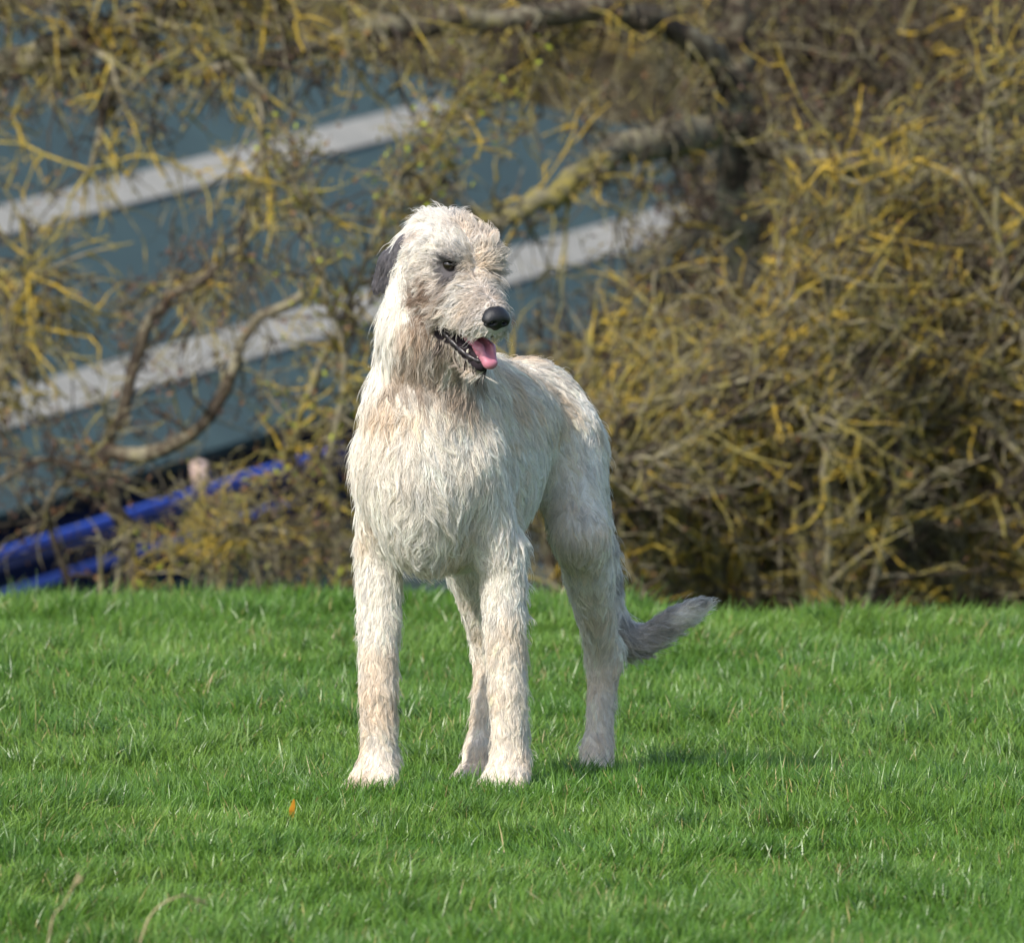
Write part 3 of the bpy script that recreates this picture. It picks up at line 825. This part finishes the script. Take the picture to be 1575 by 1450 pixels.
# -------------------------------------------------- fur: clumped strands combed over the body
def tri_data(V, Q):
    T = np.concatenate([Q[:, [0, 1, 2]], Q[:, [0, 2, 3]]])
    a, b, c = V[T[:, 0]], V[T[:, 1]], V[T[:, 2]]
    N = np.cross(b - a, c - a); A = np.linalg.norm(N, axis=1)
    VN = np.zeros_like(V)
    for i in range(3): np.add.at(VN, T[:, i], N)
    VN /= np.linalg.norm(VN, axis=1)[:, None] + 1e-12
    return T, A / 2, VN
DT, DA, DVN = tri_data(DV, DQ)
cen = DV[DQ].mean(1)
print('dog verts', len(DV), 'area', DA.sum())

flow_n = [SineNoise(.10, 11), SineNoise(.10, 12), SineNoise(.10, 13)]
def fur_field(P, N, g):
    """combing direction, length, lift for roots P"""
    n = len(P)
    f, l, u = dog_uv(P); hf, hr, hu = head_uv(P)
    d = np.tile(-UP, (n, 1)); L = np.full(n, .035); lift = np.full(n, .30)
    down = -UP
    t = g == TORSO
    front = smooth(-.1, .6, N @ DF)[:, None]
    dt = (-DF * .75 + down * .75) * (1 - front) + (down * 1.0 + DL * (.25 * np.sign(l) * smooth(0, .1, np.abs(l)))[:, None]) * front
    d = np.where(t[:, None], dt, d)
    L = np.where(t, .031 + .006 * smooth(-.1, .12, f), L)
    lift = np.where(t, .20 + .10 * smooth(.70, .8, u) - .10 * smooth(.0, -.2, f) * smooth(.7, .6, u), lift)
    L = np.where(t & (f < -.02) & (u < .72), .024, L)
    nk = g == NECK
    d = np.where(nk[:, None], down + DF * .1 - DF * .5 * smooth(.3, -.3, N @ DF)[:, None], d); L = np.where(nk, .036, L); lift = np.where(nk, .18, lift)
    hd = g == HEAD
    crown = smooth(.02, .06, hu)
    dh = (-HF * .55 - HU * .55 + HR * (.5 * np.sign(hr))[:, None]) * (1 - crown)[:, None] + (HF * .15 + UP * .30 + HR * (.35 * np.sign(hr))[:, None] - HF * .6) * crown[:, None]
    d = np.where(hd[:, None], dh, d); L = np.where(hd, .021 + .012 * crown, L); lift = np.where(hd, .30 + .30 * crown, lift)
    # tufts over the brows
    brow = hd & (hf > .035) & (hu > .056)
    L = np.where(brow, .036, L); lift = np.where(brow, .62, lift)
    farb = hd & (hf > .03) & (hu > .01) & (hr < -.02)
    L = np.where(farb, .040, L); lift = np.where(farb, .72, lift)
    nape = hd & (hf < .01) & (np.abs(hr) > .04)
    L = np.where(nape, .017, L); lift = np.where(nape, .18, lift)
    mz = g == MUZ
    dm = -HF * .55 - UP * .75 + HR * (.4 * np.sign(hr))[:, None]
    d = np.where(mz[:, None], dm, d); L = np.where(mz, .018 + .016 * smooth(.17, .08, hf) + .010 * smooth(-.01, -.04, hu), L); lift = np.where(mz, .45, lift)
    jw = g == JAW
    d = np.where(jw[:, None], -UP * 1.0 - HF * .25, d); L = np.where(jw, .036, L); lift = np.where(jw, .25, lift)
    er = g == EAR
    d = np.where(er[:, None], np.array([-.3, .35, -.8]), d); L = np.where(er, .010, L); lift = np.where(er, .08, lift)
    fl = g == FLEG
    back = smooth(.1, .7, N @ -DF)
    d = np.where(fl[:, None], down * 1.0 - DF * (.1 + .5 * back)[:, None] + N * .0, d)
    L = np.where(fl, .021 + .014 * back + .008 * smooth(.3, .45, u), L); lift = np.where(fl, .22 + .28 * back, lift)
    hl = g == HLEG
    bk2 = smooth(.1, .7, N @ -DF)
    d = np.where(hl[:, None], down * 1.0 - DF * (.25 + .4 * bk2)[:, None], d)
    L = np.where(hl, .021 + .012 * bk2, L); lift = np.where(hl, .20 + .22 * bk2, lift)
    pw = g == PAW
    d = np.where(pw[:, None], down * .7 + DF * .35, d); L = np.where(pw, .018, L); lift = np.where(pw, .24, lift)
    tl = g == TAIL
    if tl.any():
        k = np.argmin(((P[tl][:, None, :] - TAILC[None]) ** 2).sum(-1), 1)
        tt = np.gradient(TAILC, axis=0)
        d[tl] = unit(tt[k]) + np.array([0, 0, -.25]); L[tl] = .030; lift[tl] = .30
    for e in EYES[:1]:
        r = np.linalg.norm(P - e, axis=1)
        L = np.where(r < .036, L * np.clip(r / .036, .2, 1) ** 1.5, L); lift = np.where(r < .02, .15, lift)
    # near the nose short
    L = np.where(np.linalg.norm(P - H(.215, 0, -.004), axis=1) < .04, .010, L)
    # wander
    wv = np.stack([fn(P) for fn in flow_n], 1) * .22
    d = unit(unit(d) + wv)
    d = d - N * (d * N).sum(1)[:, None]
    bad = np.linalg.norm(d, axis=1) < .12
    d[bad] += np.cross(N[bad], np.array([.3, .8, .1]))
    return unit(d), L, lift

def make_fur(name, count, clump_n, npts, rad, mask_fn, mat, parent, seed, Lmul=1.0, lmul=1.0, tight=.77):
    r = np.random.default_rng(seed)
    w = DA * mask_fn(cen_t)
    w = w / w.sum()
    def sample(k):
        ti = r.choice(len(DT), k, p=w)
        a = r.random((k, 2)); s = a.sum(1) > 1; a[s] = 1 - a[s]
        b = np.column_stack([1 - a.sum(1), a])
        tri = DT[ti]
        P = (DV[tri] * b[:, :, None]).sum(1); N = unit((DVN[tri] * b[:, :, None]).sum(1))
        return P, N, DG[tri[np.arange(k), b.argmax(1)]]
    Pc, Nc, gc = sample(clump_n)
    P, N, g = sample(count)
    kd = kdtree.KDTree(clump_n)
    for i, p in enumerate(Pc): kd.insert(p, i)
    kd.balance()
    ci = np.array([kd.find(p)[1] for p in P])
    s = np.linspace(0, 1, npts)[None, :, None]
    def strands(P, N, g, jit, ljit):
        k = len(P)
        d, L, lift = fur_field(P, N, g)
        j = r.normal(size=(k, 3)) * jit
        d = unit(d + j - N * ((j * N).sum(1))[:, None])
        L = L * Lmul * np.clip(1 + r.normal(size=k) * ljit, .35, 1.7)
        lift = np.clip(lift * lmul * (1 + r.normal(size=k) * .35), .05, .95)
        side = np.cross(N, d)
        ph = r.uniform(0, 6.28, k)[:, None, None]; amp = (r.uniform(.03, .14, k) )[:, None, None]
        fr = r.uniform(.6, 1.3, k)[:, None, None]
        wave = (np.sin(6.28 * fr * s + ph) - np.sin(ph)) * amp * s ** .6
        L3 = L[:, None, None]; lf = lift[:, None, None]
        rise = lf * (s - .55 * s ** 2) * 1.25
        X = P[:, None, :] + L3 * (d[:, None, :] * s * (1 - .35 * lf) + N[:, None, :] * rise + side[:, None, :] * wave)
        X = X + L3 * (-UP) * .12 * s ** 2
        return X, L
    Xc, Lc = strands(Pc, Nc, gc, .34, .26)
    X, L = strands(P, N, g, .16, .25)
    # pull strands into locks
    cl = np.clip(r.normal(tight, .17, count), .2, .98)[:, None, None]
    tw = cl * smooth(.0, .85, s)
    X = X * (1 - tw) + (Xc[ci] + (P - Pc[ci])[:, None, :] * .18) * tw
    root_col, _ = dog_color(P, g)
    clump_v = r.normal(size=clump_n)[ci]
    v = 1 + .10 * clump_v + .07 * r.normal(size=count)
    warm = np.clip(.35 * clump_v + .3 * r.normal(size=count), -1, 1.6)
    c = root_col * v[:, None]
    c = c * (1 + warm[:, None] * np.array([.015, -.03, -.085]))
    c = np.clip(c, .01, .95)
    cur = bpy.data.hair_curves.new(name)
    cur.add_curves([npts] * count)
    org = np.array(dog.location)
    cur.attributes['position'].data.foreach_set('vector', (X - org).astype(np.float32).ravel())
    ra = cur.attributes.get('radius') or cur.attributes.new('radius', 'FLOAT', 'POINT')
    rr = rad * r.uniform(.7, 1.3, count)[:, None] * np.interp(np.linspace(0, 1, npts), [0, .4, 1], [1, .85, .12])[None]
    ra.data.foreach_set('value', rr.astype(np.float32).ravel())
    ta = cur.attributes.new('tint', 'FLOAT_COLOR', 'POINT')
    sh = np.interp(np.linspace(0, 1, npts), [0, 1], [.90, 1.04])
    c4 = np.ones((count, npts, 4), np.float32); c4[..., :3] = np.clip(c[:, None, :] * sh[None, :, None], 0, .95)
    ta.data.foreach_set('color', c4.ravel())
    cur.materials.append(mat)
    o = bpy.data.objects.new(name, cur); link(o, parent)
    return o

cen_t = DV[DT].mean(1)
cen_g = DG[DT[:, 0]]
cen_m = DMOUTH[DT[:, 0]]
def fur_mask(C):
    m = np.ones(len(C))
    m[cen_m] = 0
    m[np.linalg.norm(C - H(.217, 0, -.004), axis=1) < .026] = 0
    for e in EYES[:1]: m[np.linalg.norm(C - e, axis=1) < .0155] = 0
    m[(cen_g == HEAD) | (cen_g == MUZ) | (cen_g == JAW) | (cen_g == EAR)] *= 2.6
    m[(cen_g == PAW)] *= 1.6
    m[(cen_g == FLEG) | (cen_g == TAIL)] *= 1.4
    f, l, u = dog_uv(C)
    m[(l < -.02) & (cen_g == TORSO) & (f < -.1)] *= .5
    return m

def fur_mat():
    m, nt, b = new_mat('dog_fur')
    a = nt.nodes.new('ShaderNodeAttribute'); a.attribute_name = 'tint'
    nt.links.new(a.outputs['Color'], b.inputs['Base Color'])
    b.inputs['Roughness'].default_value = .55; b.inputs['Specular IOR Level'].default_value = .25
    tr = nt.nodes.new('ShaderNodeBsdfTranslucent'); nt.links.new(a.outputs['Color'], tr.inputs[0])
    mix = nt.nodes.new('ShaderNodeMixShader'); mix.inputs[0].default_value = .34
    nt.links.new(b.outputs[0], mix.inputs[1]); nt.links.new(tr.outputs[0], mix.inputs[2])
    nt.links.new(mix.outputs[0], nt.nodes['Material Output'].inputs[0])
    return m
FURM = fur_mat()
fur = make_fur('coat_fur', FUR_N, FUR_N // 10, 8, .00046, fur_mask, FURM, dog, 21)
tag(fur, kind='stuff')
wisp = make_fur('guard_hair', FUR_N // 15, FUR_N // 60, 9, .00032, fur_mask, FURM, dog, 22, 1.25, 1.8, .45)
tag(wisp, kind='stuff')

# -------------------------------------------------- eyes, nose, tongue, lips, teeth
eye_m = plain_mat('dog_eye', (.012, .008, .006), .08, .7)
for s in (1, -1):
    ef = Field(H(.078, s * .040, .030) - .02, H(.078, s * .040, .030) + .02, .0015)
    ef.ell(H(.070, s * .038, .030), [HF, HR, HU], (.0125, .0125, .0115), k=.001)
    v, q = ef.mesh(); mesh_np('eye', v, q, eye_m, dog)
nose_m = plain_mat('dog_nose', (.014, .014, .017), .42, .45, 700, .45, .0012)
nf = Field(H(.205, 0, -.005) - .05, H(.205, 0, -.005) + .05, .0018)
nf.ell(H(.204, 0, .000), [HF, HR, HU], (.020, .0245, .0185), k=.01)
nf.ell(H(.203, 0, -.014), [HF, HR, HU], (.017, .014, .015), k=.01)
for s in (1, -1):
    nf.ell(H(.209, s * .015, -.005), [HF, HR, HU], (.014, .012, .013), k=.006)
for s in (1, -1):
    nf.ell(H(.225, s * .0125, -.005), [HF, HR + HU * .5 * s, HU], (.012, .0055, .0042), k=.004, sub=True)
    nf.cone(H(.214, s * .024, -.008), H(.206, s * .028, -.014), .003, .002, k=.003, sub=True)
nf.cone(H(.227, 0, -.004), H(.218, 0, -.028), .0016, .0014, k=.003, sub=True)
v, q = nf.mesh(); mesh_np('nose', v, q, nose_m, dog)

# tongue
tg_m, tnt, tb = new_mat('dog_tongue')
tb.inputs['Base Color'].default_value = (.50, .19, .25, 1); tb.inputs['Roughness'].default_value = .27
tb.inputs['Subsurface Weight'].default_value = .25; tb.inputs['Subsurface Radius'].default_value = (.01, .004, .004); tb.inputs['Subsurface Scale'].default_value = .5
tf = Field(H(.13, 0, -.09) - .11, H(.13, 0, -.09) + .11, .0025)
tp = [H(.06, 0, -.074), H(.10, -.002, -.078), H(.14, -.006, -.080), H(.176, -.012, -.086), H(.200, -.015, -.101)]
for i in range(4):
    for s in (-1, 0, 1):
        tf.cone(tp[i] + HR * s * .010 - HU * .003 * (s == 0), tp[i + 1] + HR * s * (.010 if i < 3 else .006) - HU * .003 * (s == 0), .0085, .0085 if i < 3 else .0080, k=.012)
tf.cone(tp[0] + HU * .016, tp[4] + HU * .016, .006, .005, k=.010, sub=True)
v, q = tf.mesh(); mesh_np('tongue', v, q, tg_m, dog)

# dark lower lips and the small front teeth
lip_m = plain_mat('dog_lip', (.022, .017, .021), .35, .5, 300, .4, .0008)
lp = np.array([H(.066, .047, -.078), H(.085, .040, -.090), H(.11, .031, -.098), H(.14, .022, -.103), H(.170, .012, -.105), H(.189, .000, -.104),
               H(.189, -.012, -.104), H(.170, -.024, -.105), H(.14, -.028, -.103), H(.11, -.033, -.098), H(.085, -.040, -.090), H(.066, -.047, -.078)])
lc = catmull(lp, 48)
rr = .0050 + .0014 * np.sin(np.arange(48) * 1.9)
v, q = tube_np(lc, rr, 8); lip = mesh_np('lip', v, q, lip_m, dog)
tooth_m = plain_mat('dog_tooth', (.70, .66, .55), .3, .5)
for (f_, r_, hgt, wd) in [(.170, .006, .005, .0026), (.170, -.006, .005, .0026), (.150, .018, .006, .003)]:
    b = H(f_ + .012, r_ - .005, -.102 + (.17 - f_) * .10)
    v, q = tube_np([b, b + HU * hgt * .5 + HR * .001, b + HU * hgt], [wd, wd * .75, wd * .12], 6)
    mesh_np('tooth', v, q, tooth_m, lip, origin=np.array(dog.location))
